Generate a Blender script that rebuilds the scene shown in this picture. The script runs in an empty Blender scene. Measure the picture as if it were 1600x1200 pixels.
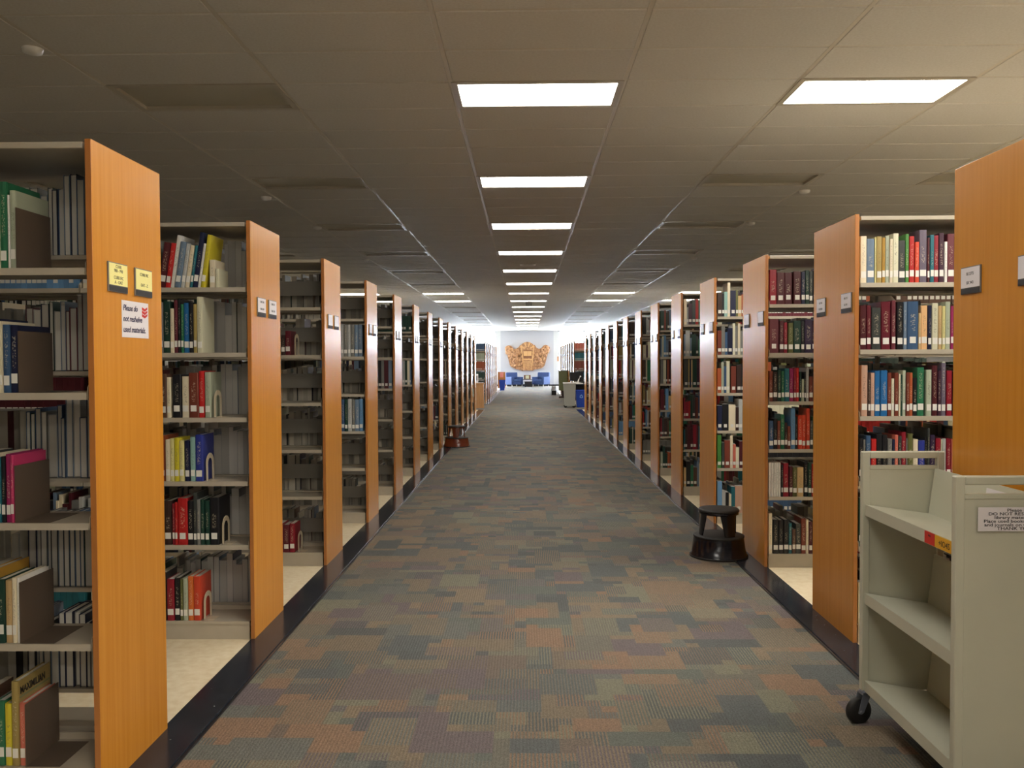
import bpy, bmesh, math, random
import numpy as np
from mathutils import Vector, Matrix
random.seed(7); RN = np.random.RandomState(11)
S = bpy.context.scene; COL = S.collection
PI = math.pi

# ------------------------------------------------------------------ camera
CH = 1.518
cam_d = bpy.data.cameras.new('camera'); cam = bpy.data.objects.new('camera', cam_d); COL.objects.link(cam)
pt, yw, rl = .02566, .01628, -.00428
fw = Vector((-math.sin(yw)*math.cos(pt), math.cos(yw)*math.cos(pt), -math.sin(pt)))
rt = Vector((math.cos(yw), math.sin(yw), 0)); up = rt.cross(fw)
r2 = rt*math.cos(rl)+up*math.sin(rl); u2 = -rt*math.sin(rl)+up*math.cos(rl)
cam.matrix_world = Matrix(((r2.x, u2.x, -fw.x, 0), (r2.y, u2.y, -fw.y, 0), (r2.z, u2.z, -fw.z, CH), (0, 0, 0, 1)))
cam_d.sensor_width = 36; cam_d.lens = 36*1341/1600; cam_d.clip_start = .05; cam_d.clip_end = 300
S.camera = cam

# ------------------------------------------------------------------ sky and exposure
S.view_settings.view_transform = 'Standard'; S.view_settings.look = 'None'
S.view_settings.gamma = 1; S.view_settings.use_curve_mapping = False
EXPO = 0.0; LAMP = 17.5; SKY = 36.0
S.view_settings.exposure = EXPO
w = bpy.data.worlds.new('sky'); S.world = w; w.use_nodes = True
bg = w.node_tree.nodes['Background']; bg.inputs[0].default_value = (.78, .88, 1.0, 1); bg.inputs[1].default_value = SKY

# ------------------------------------------------------------------ helpers
def lin(c):
    return tuple((x/255/12.92) if x/255 <= .04045 else ((x/255+.055)/1.055)**2.4 for x in c)

class MB:
    """collects boxes, tubes and lathes, then links them as one mesh object"""
    def __init__(s): s.v = []; s.f = []; s.sm = []
    def add(s, vs, fs, smooth=False):
        n = len(s.v); s.v += [tuple(v) for v in vs]; s.f += [tuple(i+n for i in f) for f in fs]; s.sm += [smooth]*len(fs); return s
    def box(s, x0, x1, y0, y1, z0, z1, c=0, M=None):
        if x0 > x1: x0, x1 = x1, x0
        if y0 > y1: y0, y1 = y1, y0
        if c <= 0:
            vs = [(x, y, z) for x in (x0, x1) for y in (y0, y1) for z in (z0, z1)]
            fs = [(0, 1, 3, 2), (4, 6, 7, 5), (0, 4, 5, 1), (2, 3, 7, 6), (0, 2, 6, 4), (1, 5, 7, 3)]
        else:
            bm = bmesh.new(); bmesh.ops.create_cube(bm, size=1)
            for v in bm.verts: v.co = Vector(((x0+x1)/2+v.co.x*(x1-x0), (y0+y1)/2+v.co.y*(y1-y0), (z0+z1)/2+v.co.z*(z1-z0)))
            bmesh.ops.bevel(bm, geom=list(bm.edges), offset=c, segments=1 if c < .01 else 3, affect='EDGES', profile=.5)
            vs = [v.co.copy() for v in bm.verts]; bm.verts.index_update(); fs = [[v.index for v in f.verts] for f in bm.faces]; bm.free()
        if M is not None: vs = [M @ Vector(v) for v in vs]
        return s.add(vs, fs)
    def prism(s, pts, t0, t1, axis='y', M=None):
        """closed outline pts (a,b) pushed from t0 to t1 along axis"""
        n = len(pts)
        def P(a, b, t): return {'y': (a, t, b), 'x': (t, a, b), 'z': (a, b, t)}[axis]
        vs = [P(a, b, t0) for a, b in pts]+[P(a, b, t1) for a, b in pts]
        if M is not None: vs = [M @ Vector(v) for v in vs]
        fs = [tuple(range(n)), tuple(range(2*n-1, n-1, -1))]+[(i, i+n, (i+1) % n+n, (i+1) % n) for i in range(n)]
        return s.add(vs, fs)
    def tube(s, pts, r, n=8, close=False):
        pts = [Vector(p) for p in pts]; rings = []; m = len(pts)
        for i, p in enumerate(pts):
            a = pts[i-1] if i else pts[0]; b = pts[i+1] if i < m-1 else pts[-1]
            d = (b-a).normalized(); q = Vector((0, 0, 1)) if abs(d.z) < .9 else Vector((1, 0, 0))
            u = d.cross(q).normalized(); v = d.cross(u)
            rr = r[i] if isinstance(r, (list, tuple)) else r
            rings.append([p+u*rr*math.cos(2*PI*k/n)+v*rr*math.sin(2*PI*k/n) for k in range(n)])
        vs = [v for R in rings for v in R]
        fs = [(i*n+k, i*n+(k+1) % n, (i+1)*n+(k+1) % n, (i+1)*n+k) for i in range(m-1) for k in range(n)]
        s.add(vs, fs, True); s.add(rings[0], [tuple(range(n))]); s.add(rings[-1], [tuple(range(n))]); return s
    def lathe(s, prof, n=32, M=None, smooth=True):
        vs = [(r*math.cos(2*PI*k/n), r*math.sin(2*PI*k/n), z) for r, z in prof for k in range(n)]
        if M is not None: vs = [M @ Vector(v) for v in vs]
        m = len(prof)
        fs = [(i*n+k, i*n+(k+1) % n, (i+1)*n+(k+1) % n, (i+1)*n+k) for i in range(m-1) for k in range(n)]
        s.add(vs, fs, smooth); s.add(vs[:n], [tuple(range(n))]); s.add(vs[-n:], [tuple(range(n))]); return s
    def mesh(s, name, mat):
        me = bpy.data.meshes.new(name); me.from_pydata(s.v, [], s.f); me.update()
        bm = bmesh.new(); bm.from_mesh(me); bmesh.ops.recalc_face_normals(bm, faces=bm.faces); bm.to_mesh(me); bm.free()
        me.polygons.foreach_set('use_smooth', s.sm); me.materials.append(mat); me.update(); return me
    def build(s, name, mat, parent=None):
        return link(name, s.mesh(name, mat), parent)

def link(name, data, parent=None, loc=None):
    o = bpy.data.objects.new(name, data); COL.objects.link(o)
    if parent is not None: o.parent = parent
    if loc is not None: o.location = loc
    return o
def empty(name, loc, rz=0):
    o = link(name, None, None, loc); o.rotation_euler.z = rz; o.empty_display_size = .1; return o
def tag(o, label, cat, group=None):
    o['label'] = label; o['category'] = cat
    if group: o['group'] = group
    return o
def struct(o): o['kind'] = 'structure'; return o
def stuff(o): o['kind'] = 'stuff'; return o
def copy_tree(o, parent=None):
    c = o.copy(); COL.objects.link(c)
    if parent is not None: c.parent = parent
    for ch in list(o.children): copy_tree(ch, c)
    return c
def text(name, body, size, mat, M, parent=None, align='CENTER', shear=0, ext=.0003, sx=1, bold=0):
    cu = bpy.data.curves.new(name, 'FONT'); cu.body = body; cu.size = size; cu.align_x = align; cu.shear = shear
    cu.extrude = ext; cu.offset = bold; cu.materials.append(mat); cu.resolution_u = 2
    t_ = link(name, cu); bpy.context.view_layer.update()
    me = bpy.data.meshes.new_from_object(t_.evaluated_get(bpy.context.evaluated_depsgraph_get())); bpy.data.objects.remove(t_); bpy.data.curves.remove(cu)
    me.transform(M @ Matrix.Scale(sx, 4, (1, 0, 0))); me.name = name; me.materials.clear(); me.materials.append(mat)
    return link(name, me, parent)

# ------------------------------------------------------------------ materials
def mat(name, col, rough=.5, metal=0, spec=.5, coat=0, coat_r=.1, emit=None, es=0):
    m = bpy.data.materials.new(name); m.use_nodes = True; b = m.node_tree.nodes['Principled BSDF']
    b.inputs['Base Color'].default_value = (*col, 1); b.inputs['Roughness'].default_value = rough
    b.inputs['Metallic'].default_value = metal; b.inputs['Specular IOR Level'].default_value = spec
    b.inputs['Coat Weight'].default_value = coat; b.inputs['Coat Roughness'].default_value = coat_r
    if emit: b.inputs['Emission Color'].default_value = (*emit, 1); b.inputs['Emission Strength'].default_value = es
    return m
def nodes(m): return m.node_tree.nodes, m.node_tree.links, m.node_tree.nodes['Principled BSDF']
def noise_col(m, c1, c2, scale=(1, 1, 1), ns=5, detail=4, coord='Object', lo=.3, hi=.7, bump=0, rough=None):
    N, L, b = nodes(m)
    tc = N.new('ShaderNodeTexCoord'); mp = N.new('ShaderNodeMapping'); mp.inputs['Scale'].default_value = scale
    nz = N.new('ShaderNodeTexNoise'); nz.inputs['Scale'].default_value = ns; nz.inputs['Detail'].default_value = detail
    cr = N.new('ShaderNodeValToRGB'); cr.color_ramp.elements[0].position = lo; cr.color_ramp.elements[1].position = hi
    cr.color_ramp.elements[0].color = (*c1, 1); cr.color_ramp.elements[1].color = (*c2, 1)
    L.new(tc.outputs[coord], mp.inputs[0]); L.new(mp.outputs[0], nz.inputs[0]); L.new(nz.outputs[0], cr.inputs[0]); L.new(cr.outputs[0], b.inputs['Base Color'])
    if bump:
        bp = N.new('ShaderNodeBump'); bp.inputs['Strength'].default_value = bump; bp.inputs['Distance'].default_value = .002
        L.new(nz.outputs[0], bp.inputs['Height']); L.new(bp.outputs[0], b.inputs['Normal'])
    return m
M = {}
M['wood'] = noise_col(mat('orange_wood_veneer', (0, 0, 0), .26, spec=.55), lin((196, 128, 38)), lin((210, 144, 50)), (1.0, 14, .45), 3.0, 6, lo=.25, hi=.75)
M['lectern'] = noise_col(mat('lectern_wood', (0, 0, 0), .4), lin((176, 128, 82)), lin((200, 152, 104)), (14, 14, .8), 2.5, 4)
M['edge'] = mat('wood_edge_band', lin((178, 114, 56)), .4)
M['shelf'] = noise_col(mat('beige_painted_steel', (0, 0, 0), .42), lin((176, 166, 148)), lin((186, 177, 160)), (2, 2, 2), 3, 2)
M['plate'] = mat('grey_backstop_steel', lin((120, 116, 108)), .5)
M['darkplate'] = mat('brown_bookend_steel', lin((96, 82, 70)), .45)
M['post'] = mat('upright_steel', lin((120, 112, 100)), .5)
M['bookend'] = mat('cream_bookend_steel', lin((200, 186, 160)), .4)
M['tile'] = noise_col(mat('ceiling_tile', (0, 0, 0), .75, spec=.25), lin((198, 194, 186)), lin((206, 203, 196)), (1, 1, 1), 60, 2)
M['grid'] = mat('ceiling_grid_paint', lin((196, 188, 172)), .35)
M['lit'] = mat('lamp_diffuser_lit', (.9, .9, .9), .4, emit=(1, .955, .87), es=LAMP)
M['lit_new'] = mat('lamp_diffuser_new_tubes', (.9, .9, .9), .4, emit=(1, .94, .84), es=LAMP*1.75)
M['unlit'] = mat('lamp_diffuser_unlit', lin((176, 170, 152)), .35)
M['frame_d'] = mat('lamp_frame', lin((180, 172, 156)), .4)
M['wall'] = noise_col(mat('wall_paint', (0, 0, 0), .6), lin((212, 210, 206)), lin((218, 216, 213)), (1, 1, 1), 2, 2)
M['pale'] = mat('pale_panel_paint', lin((192, 191, 194)), .6)
M['black'] = mat('black_vinyl', lin((26, 27, 30)), .3)
M['white'] = mat('white_plastic', lin((228, 226, 220)), .4)
M['winframe'] = mat('window_frame_white', lin((220, 222, 226)), .4)
M['vct'] = noise_col(mat('cream_floor_tile', (0, 0, 0), .38), lin((226, 208, 172)), lin((238, 224, 194)), (1, 1, 1), 22, 6, lo=.35, hi=.65)
M['strip'] = noise_col(mat('polished_black_strip', (0, 0, 0), .19, spec=.25), lin((28, 32, 40)), lin((44, 48, 56)), (1, 1, 1), 14, 5)
def spots(m):
    N, L, b = nodes(m); src = b.inputs['Base Color'].links[0].from_socket
    tc = N.new('ShaderNodeTexCoord'); v = N.new('ShaderNodeTexVoronoi'); v.inputs['Scale'].default_value = 16
    lt = N.new('ShaderNodeMath'); lt.operation = 'LESS_THAN'; lt.inputs[1].default_value = .055
    mx = N.new('ShaderNodeMix'); mx.data_type = 'RGBA'; mx.inputs[7].default_value = (*lin((120, 122, 120)), 1)
    L.new(tc.outputs['Object'], v.inputs['Vector']); L.new(v.outputs['Distance'], lt.inputs[0]); L.new(lt.outputs[0], mx.inputs[0]); L.new(src, mx.inputs[6]); L.new(mx.outputs[2], b.inputs['Base Color'])
spots(M['strip'])
M['cart'] = noise_col(mat('cream_green_cart_paint', (0, 0, 0), .36), lin((190, 190, 172)), lin((196, 196, 178)), (1, 1, 1), 4, 3)
M['paper'] = mat('white_paper', lin((226, 222, 226)), .35)
M['yellow'] = mat('yellow_card', lin((240, 232, 150)), .45)
M['holder'] = mat('clear_grey_holder', lin((120, 116, 112)), .25)
M['ink'] = mat('black_ink', lin((40, 40, 44)), .6)
M['navy'] = mat('navy_ink', lin((34, 30, 74)), .6)
M['red'] = mat('red_sticker', lin((204, 44, 34)), .4)
M['amber'] = mat('amber_sticker', lin((226, 168, 36)), .4)
M['rubber'] = mat('black_rubber', lin((24, 24, 25)), .55)
M['chrome'] = mat('caster_steel', lin((124, 130, 142)), .3, metal=.2)
M['stool'] = mat('black_stool_enamel', lin((12, 14, 26)), .2, spec=.5)
M['tread'] = mat('rubber_tread', lin((34, 33, 32)), .6)
M['brown'] = mat('brown_stool_enamel', lin((112, 54, 36)), .2, spec=.6)
M['terra'] = noise_col(mat('carved_wood_relief', (0, 0, 0), .65), lin((124, 82, 50)), lin((186, 138, 94)), (1, 1, 1), 9, 6, lo=.35, hi=.65, bump=1)
M['terra2'] = mat('pale_carved_wood', lin((200, 154, 100)), .6)
M['terra3'] = mat('dark_carved_recess', lin((120, 76, 44)), .7)
M['blue'] = noise_col(mat('blue_upholstery', (0, 0, 0), .8), lin((30, 52, 96)), lin((38, 62, 110)), (1, 1, 1), 60, 3)
M['bin'] = mat('blue_plastic', lin((26, 70, 178)), .35)
M['binlogo'] = mat('pale_blue_print', lin((150, 190, 240)), .5)
M['greybin'] = mat('grey_plastic', lin((156, 156, 148)), .5)
M['dark'] = mat('dark_brown_wood', lin((52, 38, 32)), .4)
M['olive'] = mat('olive_green_fabric', lin((128, 134, 98)), .8)
M['page'] = None

# glass that lets daylight straight through
g = bpy.data.materials.new('window_glass'); g.use_nodes = True; N = g.node_tree.nodes; L = g.node_tree.links
for n in list(N): N.remove(n)
o_ = N.new('ShaderNodeOutputMaterial'); mx = N.new('ShaderNodeMixShader'); tr = N.new('ShaderNodeBsdfTransparent'); gl = N.new('ShaderNodeBsdfGlossy'); gl.inputs[1].default_value = .02
mx.inputs[0].default_value = .06; L.new(tr.outputs[0], mx.inputs[1]); L.new(gl.outputs[0], mx.inputs[2]); L.new(mx.outputs[0], o_.inputs[0]); M['glass'] = g

BV = []; BF = []; BC = []
# single books: colour from the object, faint printed title on the spine
m = mat('book_cover', (0, 0, 0), .4, spec=.5); N, L, b = nodes(m)
oi = N.new('ShaderNodeObjectInfo'); tc = N.new('ShaderNodeTexCoord'); sp = N.new('ShaderNodeSeparateXYZ'); L.new(tc.outputs['Object'], sp.inputs[0])
def mth(op, a, bb=None, cc=None):
    n = N.new('ShaderNodeMath'); n.operation = op
    for i, q in enumerate((a, bb, cc)):
        if q is None: continue
        if isinstance(q, (int, float)): n.inputs[i].default_value = q
        else: L.new(q, n.inputs[i])
    return n.outputs[0]
ax = mth('ABSOLUTE', sp.outputs[0]); inx = mth('LESS_THAN', ax, .22); z = sp.outputs[2]
top = mth('ADD', mth('MULTIPLY', oi.outputs['Random'], .3), .62)
inz = mth('MULTIPLY', mth('GREATER_THAN', z, .36), mth('LESS_THAN', z, top)); iny = mth('LESS_THAN', sp.outputs[1], .05)
cb = N.new('ShaderNodeCombineXYZ'); L.new(mth('MULTIPLY', sp.outputs[0], 5), cb.inputs[0]); L.new(mth('MULTIPLY', oi.outputs['Random'], 50), cb.inputs[1]); L.new(mth('MULTIPLY', z, 48), cb.inputs[2])
nz = N.new('ShaderNodeTexNoise'); nz.inputs['Scale'].default_value = 1; nz.inputs['Detail'].default_value = 1; L.new(cb.outputs[0], nz.inputs[0])
ink = mth('GREATER_THAN', nz.outputs[0], .56)
fac = mth('MULTIPLY', mth('MULTIPLY', inx, inz), mth('MULTIPLY', iny, ink)); fac = mth('MULTIPLY', fac, .42)
hs = N.new('ShaderNodeHueSaturation'); hs.inputs['Saturation'].default_value = .5; L.new(oi.outputs['Color'], hs.inputs['Color'])
bw = N.new('ShaderNodeRGBToBW'); L.new(oi.outputs['Color'], bw.inputs[0])
sel = mth('LESS_THAN', bw.outputs[0], .25); tcm = N.new('ShaderNodeMix'); tcm.data_type = 'RGBA'; L.new(sel, tcm.inputs[0]); tcm.inputs[6].default_value = (.12, .1, .08, 1); tcm.inputs[7].default_value = (.7, .62, .45, 1)
mc = N.new('ShaderNodeMix'); mc.data_type = 'RGBA'; L.new(fac, mc.inputs[0]); L.new(oi.outputs['Color'], mc.inputs[6]); L.new(tcm.outputs[2], mc.inputs[7]); L.new(mc.outputs[2], b.inputs['Base Color'])
M['book'] = m
def obj_col(name, base, var, rough):
    m = mat(name, base, rough); N, L, b = nodes(m); oi = N.new('ShaderNodeObjectInfo')
    cr = N.new('ShaderNodeValToRGB'); cr.color_ramp.elements[0].color = (*[c*(1-var) for c in base], 1); cr.color_ramp.elements[1].color = (*base, 1)
    L.new(oi.outputs['Random'], cr.inputs[0]); L.new(cr.outputs[0], b.inputs['Base Color']); return m
M['page'] = obj_col('book_pages', lin((220, 216, 206)), .35, .8)
M['sticker'] = mat('white_spine_sticker', lin((232, 230, 222)), .5)
# many books in one mesh: colour per face
def attr_mat(name, rough, attr='col'):
    m = mat(name, (0, 0, 0), rough); N, L, b = nodes(m); a = N.new('ShaderNodeAttribute'); a.attribute_name = attr; L.new(a.outputs['Color'], b.inputs['Base Color']); return m
M['books'] = attr_mat('many_book_covers', .45)
# carpet: two face colours, woven stripes between them
m = mat('patchwork_carpet', (0, 0, 0), .7, spec=.42); N, L, b = nodes(m)
a1 = N.new('ShaderNodeAttribute'); a1.attribute_name = 'ca'; a2 = N.new('ShaderNodeAttribute'); a2.attribute_name = 'cb'
tc = N.new('ShaderNodeTexCoord'); sp = N.new('ShaderNodeSeparateXYZ'); L.new(tc.outputs['Object'], sp.inputs[0])
nz0 = N.new('ShaderNodeTexNoise'); nz0.inputs['Scale'].default_value = 90; L.new(tc.outputs['Object'], nz0.inputs[0])
wv = mth('SINE', mth('ADD', mth('MULTIPLY', sp.outputs[0], 2*PI/.0145), mth('MULTIPLY', nz0.outputs[0], 2.2)))
st = mth('GREATER_THAN', wv, .1)
nz = N.new('ShaderNodeTexNoise'); nz.inputs['Scale'].default_value = 260; nz.inputs['Detail'].default_value = 2; L.new(tc.outputs['Object'], nz.inputs[0])
mx = N.new('ShaderNodeMix'); mx.data_type = 'RGBA'; L.new(st, mx.inputs[0]); L.new(a1.outputs['Color'], mx.inputs[6]); L.new(a2.outputs['Color'], mx.inputs[7])
hv = N.new('ShaderNodeHueSaturation'); L.new(mx.outputs[2], hv.inputs['Color']); L.new(mth('ADD', mth('MULTIPLY', nz.outputs[0], 2.4), -.2), hv.inputs['Value']); L.new(hv.outputs[0], b.inputs['Base Color'])
bp = N.new('ShaderNodeBump'); bp.inputs['Strength'].default_value = .6; bp.inputs['Distance'].default_value = .003
L.new(mth('ADD', nz.outputs[0], mth('MULTIPLY', wv, .25)), bp.inputs['Height']); L.new(bp.outputs[0], b.inputs['Normal'])
M['carpet'] = m

# ------------------------------------------------------------------ setting
XL, XR, HS, HC = -1.489, 1.743, 2.29, 3.478
X0, X1, Y0, Y1 = -8.2, 8.5, -4.0, 54.0
CY0, CY1 = 27.2, 31.0            # the cross aisle
DL, DR, PITCH, WL, WR = 2.94, 2.884, 1.70, .553, .648
XS = [.09-.61+1.22*i for i in range(-7, 9)]; GY = 6.055

fl = struct(MB().box(X0, X1, Y0, Y1, -.12, 0).build('floor', M['vct']))
# carpets as coloured patches
PAL = [lin(c) for c in [(104, 92, 74), (112, 98, 78), (66, 74, 76), (58, 66, 68), (86, 76, 80), (118, 92, 70), (104, 104, 86), (90, 88, 78), (76, 84, 78), (92, 80, 70), (84, 88, 84)]]
_mean = np.mean(PAL, 0)*np.array([1.02, 1.1, 1.2]); PAL = [tuple((np.array(c)*.78+_mean*.24)*1.2) for c in PAL]
def carpet(name, x0, x1, y0, y1, c=.065, z=.006):
    nx = max(1, round((x1-x0)/c)); ny = max(1, round((y1-y0)/c)); xs = np.linspace(x0, x1, nx+1); ys = np.linspace(y0, y1, ny+1)
    ca = RN.randint(0, len(PAL), (ny, nx)); cb = ca.copy()
    for q in range(int(nx*ny/3.2)):
        i = RN.randint(-3, ny); j = RN.randint(-3, nx); h = RN.choice([2, 2, 3, 4, 5]); k = RN.choice([2, 3, 3, 4, 5])
        a = RN.choice(len(PAL), p=[.13, .1, .14, .09, .1, .08, .1, .08, .08, .05, .05]); b_ = a if RN.rand() < .4 else RN.randint(len(PAL))
        sl = (slice(max(i, 0), max(i+h, 0)), slice(max(j, 0), max(j+k, 0))); ca[sl] = a; cb[sl] = b_
    gx, gy = np.meshgrid(xs, ys); V = np.stack([gx.ravel(), gy.ravel(), np.full(gx.size, z)], 1)
    jj, ii = np.meshgrid(np.arange(nx), np.arange(ny)); b0 = (ii*(nx+1)+jj).ravel(); F = np.stack([b0, b0+1, b0+nx+2, b0+nx+1], 1)
    me = bpy.data.meshes.new(name); me.from_pydata(V.tolist(), [], F.tolist())
    P = np.array(PAL); 
    for nm, idx in (('ca', ca), ('cb', cb)):
        at = me.attributes.new(nm, 'FLOAT_COLOR', 'FACE'); d = np.ones((nx*ny, 4)); d[:, :3] = P[idx.ravel()]; at.data.foreach_set('color', d.ravel())
    me.materials.append(M['carpet']); o = link(name, me); struct(o); return o
SL, SR = XL+.172, XR-.172
carpet('floor_carpet', SL, SR, Y0, CY0); carpet('floor_carpet', X0, X1, CY0, CY1, .12)
carpet('floor_carpet', SL, SR, CY1, 45.6, .09); carpet('floor_carpet', X0, X1, 45.6, Y1, .12)
n_ = 1
for (ya, yb) in ((Y0, CY0), (CY1, 45.6)):
    for xw, xe, s in ((XL-.02, SL, 1), (XR+.02, SR, -1)):
        o = struct(MB().box(xw, xe, ya, yb, 0, .009).build('trim_%d' % n_, M['strip'])); n_ += 1
        MB().box(xe-s*.030, xe-s*.014, ya, yb, .008, .013, .002).build('edge_ridge', M['strip'], o)
        MB().box(xe-s*.008, xe+s*.004, ya, yb, .006, .0125, .002).build('edge_ridge', M['black'], o)

struct(MB().box(X0-.15, X0, Y0, 50.4, 0, 3.7).build('wall_left', M['wall'])); struct(MB().box(X1, X1+.15, Y0, 50.4, 0, 3.7).build('wall_right', M['wall']))
struct(MB().box(X0-.15, X1+.15, Y0-.15, Y0, 0, 3.7).build('wall_near', M['wall']))
# end of the room: wide glazing either side of a pale panel
def window(n, a0, a1, axis, at, zb=.35, zt=3.46):
    """glazed opening between a0 and a1 along 'x' (end wall) or 'y' (side walls)"""
    m_ = MB(); g_ = MB()
    def bx(mb, p, q, d0, d1, z0, z1, c=0):
        mb.box(p, q, at+d0, at+d1, z0, z1, c) if axis == 'x' else mb.box(at+d0, at+d1, p, q, z0, z1, c)
    bx(m_, a0, a1, -.04, .06, zb, zb+.06); bx(m_, a0, a1, -.04, .06, zt-.06, zt)
    k = max(1, round((a1-a0)/1.5))
    for i in range(k+1):
        c = a0+(a1-a0)*i/k; c = min(max(c, a0+.03), a1-.03); bx(m_, c-.03, c+.03, -.04, .06, zb, zt)
    bx(m_, a0, a1, -.03, .05, 2.45, 2.50)
    o = struct(m_.build('window_%d' % n, M['winframe']))
    for i in range(k):
        q = MB(); bx(q, a0+(a1-a0)*i/k+.03, a0+(a1-a0)*(i+1)/k-.03, .005, .011, zb+.06, zt-.06); q.build('pane', M['glass'], o)
    s_ = MB(); bx(s_, a0-.02, a1+.02, -.12, .06, zb-.04, zb, .004); s_.build('sill', M['winframe'], o)
    return o
struct(MB().box(X0-.15, X1+.15, Y1, Y1+.2, 0, .31).build('wall_far_base', M['wall'])); struct(MB().box(X0-.15, X1+.15, Y1, Y1+.2, 3.46, 3.7).build('wall_far_top', M['wall']))
wf = struct(MB().box(-1.9, 2.05, Y1, Y1+.2, .31, 3.46).build('wall_far', M['wall']))
struct(MB().box(-1.58, 1.74, Y1-.06, Y1-.001, 0.0, HC-.01).build('wall_far_panel', M['pale']))
window(1, -8.2, -1.9, 'x', Y1+.08); window(2, 2.05, 8.5, 'x', Y1+.08)
for n, xx, d in ((3, X0, -1), (4, X1, 1)):
    nm = 'wall_left' if n == 3 else 'wall_right'
    struct(MB().box(xx, xx+d*.15, 50.4, Y1, 0, .31).build(nm+'_base', M['wall'])); struct(MB().box(xx, xx+d*.15, 50.4, Y1, 3.46, 3.7).build(nm+'_top', M['wall']))
    window(n, 50.4, Y1, 'y', xx+d*.06)
struct(MB().box(-2.1, 2.3, Y1-.075, Y1-.061, .0, .10).build('baseboard_far', M['black']))

# ------------------------------------------------------------------ ceiling: slab, tiles, grid, lamps
ce = struct(MB().box(X0-.15, X1+.15, Y0-.15, Y1+.15, 3.60, 3.75).build('ceiling', M['tile']))
ncol = len(XS)-1
lamps = {}                      # (col, row) of fixtures: col 0 is the one over the aisle
for k in range(-3, 16):
    for c in (-6, -4, -2, 0, 2, 4, 6):
        row = 5*k
        y = GY+3.048*k
        if y < Y0+.3 or y > Y1-1: continue
        on = (c == 0) or (k in (6, 7)) or (c > 0 and k <= 0)
        lamps[(c, row)] = on
def cell(c, r): return .09-.61+1.22*c, GY+.6096*r          # lower left corner of a cell
rmin = int((Y0-GY)/.6096); rmax = int((Y1-GY)/.6096)
tile_me = MB().box(.012, 1.208, .012, .598, 0, .016, .006).mesh('ceiling_tile', M['tile'])
near = []; rest = MB()
for r in range(rmin, rmax+1):
    for c in range(-6, 7):
        if (c, r) in lamps: continue
        x, y = cell(c, r)
        if 1.8 < y < 13.2 and abs(x+.61) < .62*y+.9: near.append((x, y))
        else: rest.box(x+.012, x+1.208, y+.012, y+.598, HC, HC+.016)
near.sort(key=lambda p: p[1])
for x, y in near[:300]: link('ceiling_tile', tile_me, ce, (x, y, HC))
for x, y in near[300:]: rest.box(x+.012, x+1.208, y+.012, y+.598, HC, HC+.016)
stuff(rest.build('ceiling_tiles', M['tile'], ce))
for i in range(-6, 8):
    x = .09-.61+1.22*i; MB().box(x-.014, x+.014, Y0, Y1-.001, HC+.002, HC+.03).build('grid_runner', M['grid'], ce)
cr_ = MB()
for r in range(rmin, rmax+2): y = GY+.6096*r; cr_.box(X0, X1, y-.012, y+.012, HC+.006, HC+.028)
stuff(cr_.build('grid_crossbars', M['grid'], ce))
ORD = ['first', 'second', 'third', 'fourth', 'fifth', 'sixth', 'seventh', 'eighth', 'ninth', 'tenth', 'eleventh', 'twelfth', 'thirteenth', 'fourteenth', 'fifteenth', 'sixteenth', 'seventeenth', 'eighteenth', 'nineteenth']
lf = MB(); 
for a in ((.002, 1.218, .002, .045), (.002, 1.218, .565, .608), (.002, .045, .045, .565), (1.175, 1.218, .045, .565)): lf.box(*a, -.004, .06)
lf_me = lf.mesh('lamp_frame', M['frame_d']); rec = MB()
rec.box(.02, 1.2, .02, .59, .060, .075)
rec_me = rec.mesh('housing', M['frame_d'])
df_on = MB().box(.045, 1.175, .045, .565, .004, .010).mesh('diffuser', M['lit']); df_new = MB().box(.045, 1.175, .045, .565, .004, .010).mesh('diffuser', M['lit_new']); df_off = MB().box(.045, 1.175, .045, .565, .022, .028).mesh('diffuser', M['unlit'])
COLN = {-6: 'far outer left', -4: 'outer left', -2: 'left', 0: 'aisle', 2: 'right', 4: 'outer right', 6: 'far outer right'}
for (c, r), on in lamps.items():
    x, y = cell(c, r); k = r//5
    o = empty('ceiling_light', (x, y, HC))
    nth = ORD[max(k, 0)] if k >= 0 else 'overhead behind camera'
    lab = ('glowing' if on else 'unlit dark') + ' rectangular ceiling light, ' + (nth+' from the front in the '+COLN[c]+' row' if k >= 0 else 'over the near end, %s row, %s' % (COLN[c], ['', 'closest', 'middle', 'rearmost'][-k]))
    tag(o, lab, 'ceiling light', 'rectangular ceiling lights')
    link('lamp_frame', lf_me, o); link('housing', rec_me, o); link('diffuser', (df_new if (c > 0 and k <= 0) else df_on) if on else df_off, o)
sd = MB().lathe([(.001, -.034), (.03, -.034), (.055, -.026), (.062, 0)], 20).mesh('smoke_detector', M['white'])
for i, (x, y) in enumerate([(-3.06, 5.34), (-3.06, 10.15), (-3.0, 12.4), (-3.03, 16.3), (3.22, 10.0), (3.2, 12.3), (3.2, 16.4), (.1, 20.9), (.1, 49.5), (-3.0, 34.0), (3.2, 34.0)]):
    o = link('smoke_detector', sd, None, (x, y, HC)); side = 'left' if x < -1 else ('right' if x > 1 else 'central')
    tag(o, 'small white domed detector on the ceiling, %s run, %s from the front' % (side, ORD[{'left': i, 'right': i-4, 'central': i-7}[side] if i < 9 else (4 if i == 9 else 3)]), 'detector', 'ceiling detectors')
o = empty('hanging_sign', (.1, 27.0, HC)); tag(o, 'small dark sign hanging from the ceiling in front of an aisle light', 'sign')
MB().box(-.10, .10, -.02, .02, -.20, -.06, .004).build('sign_box', M['holder'], o); MB().box(-.008, .008, -.008, .008, -.06, 0).build('hanger', M['white'], o)
o = MB().box(-.16, .16, -.16, .16, -.014, 0, .003).build('ceiling_speaker', M['white']); o.location = (.05, 17.3, HC)
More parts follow.
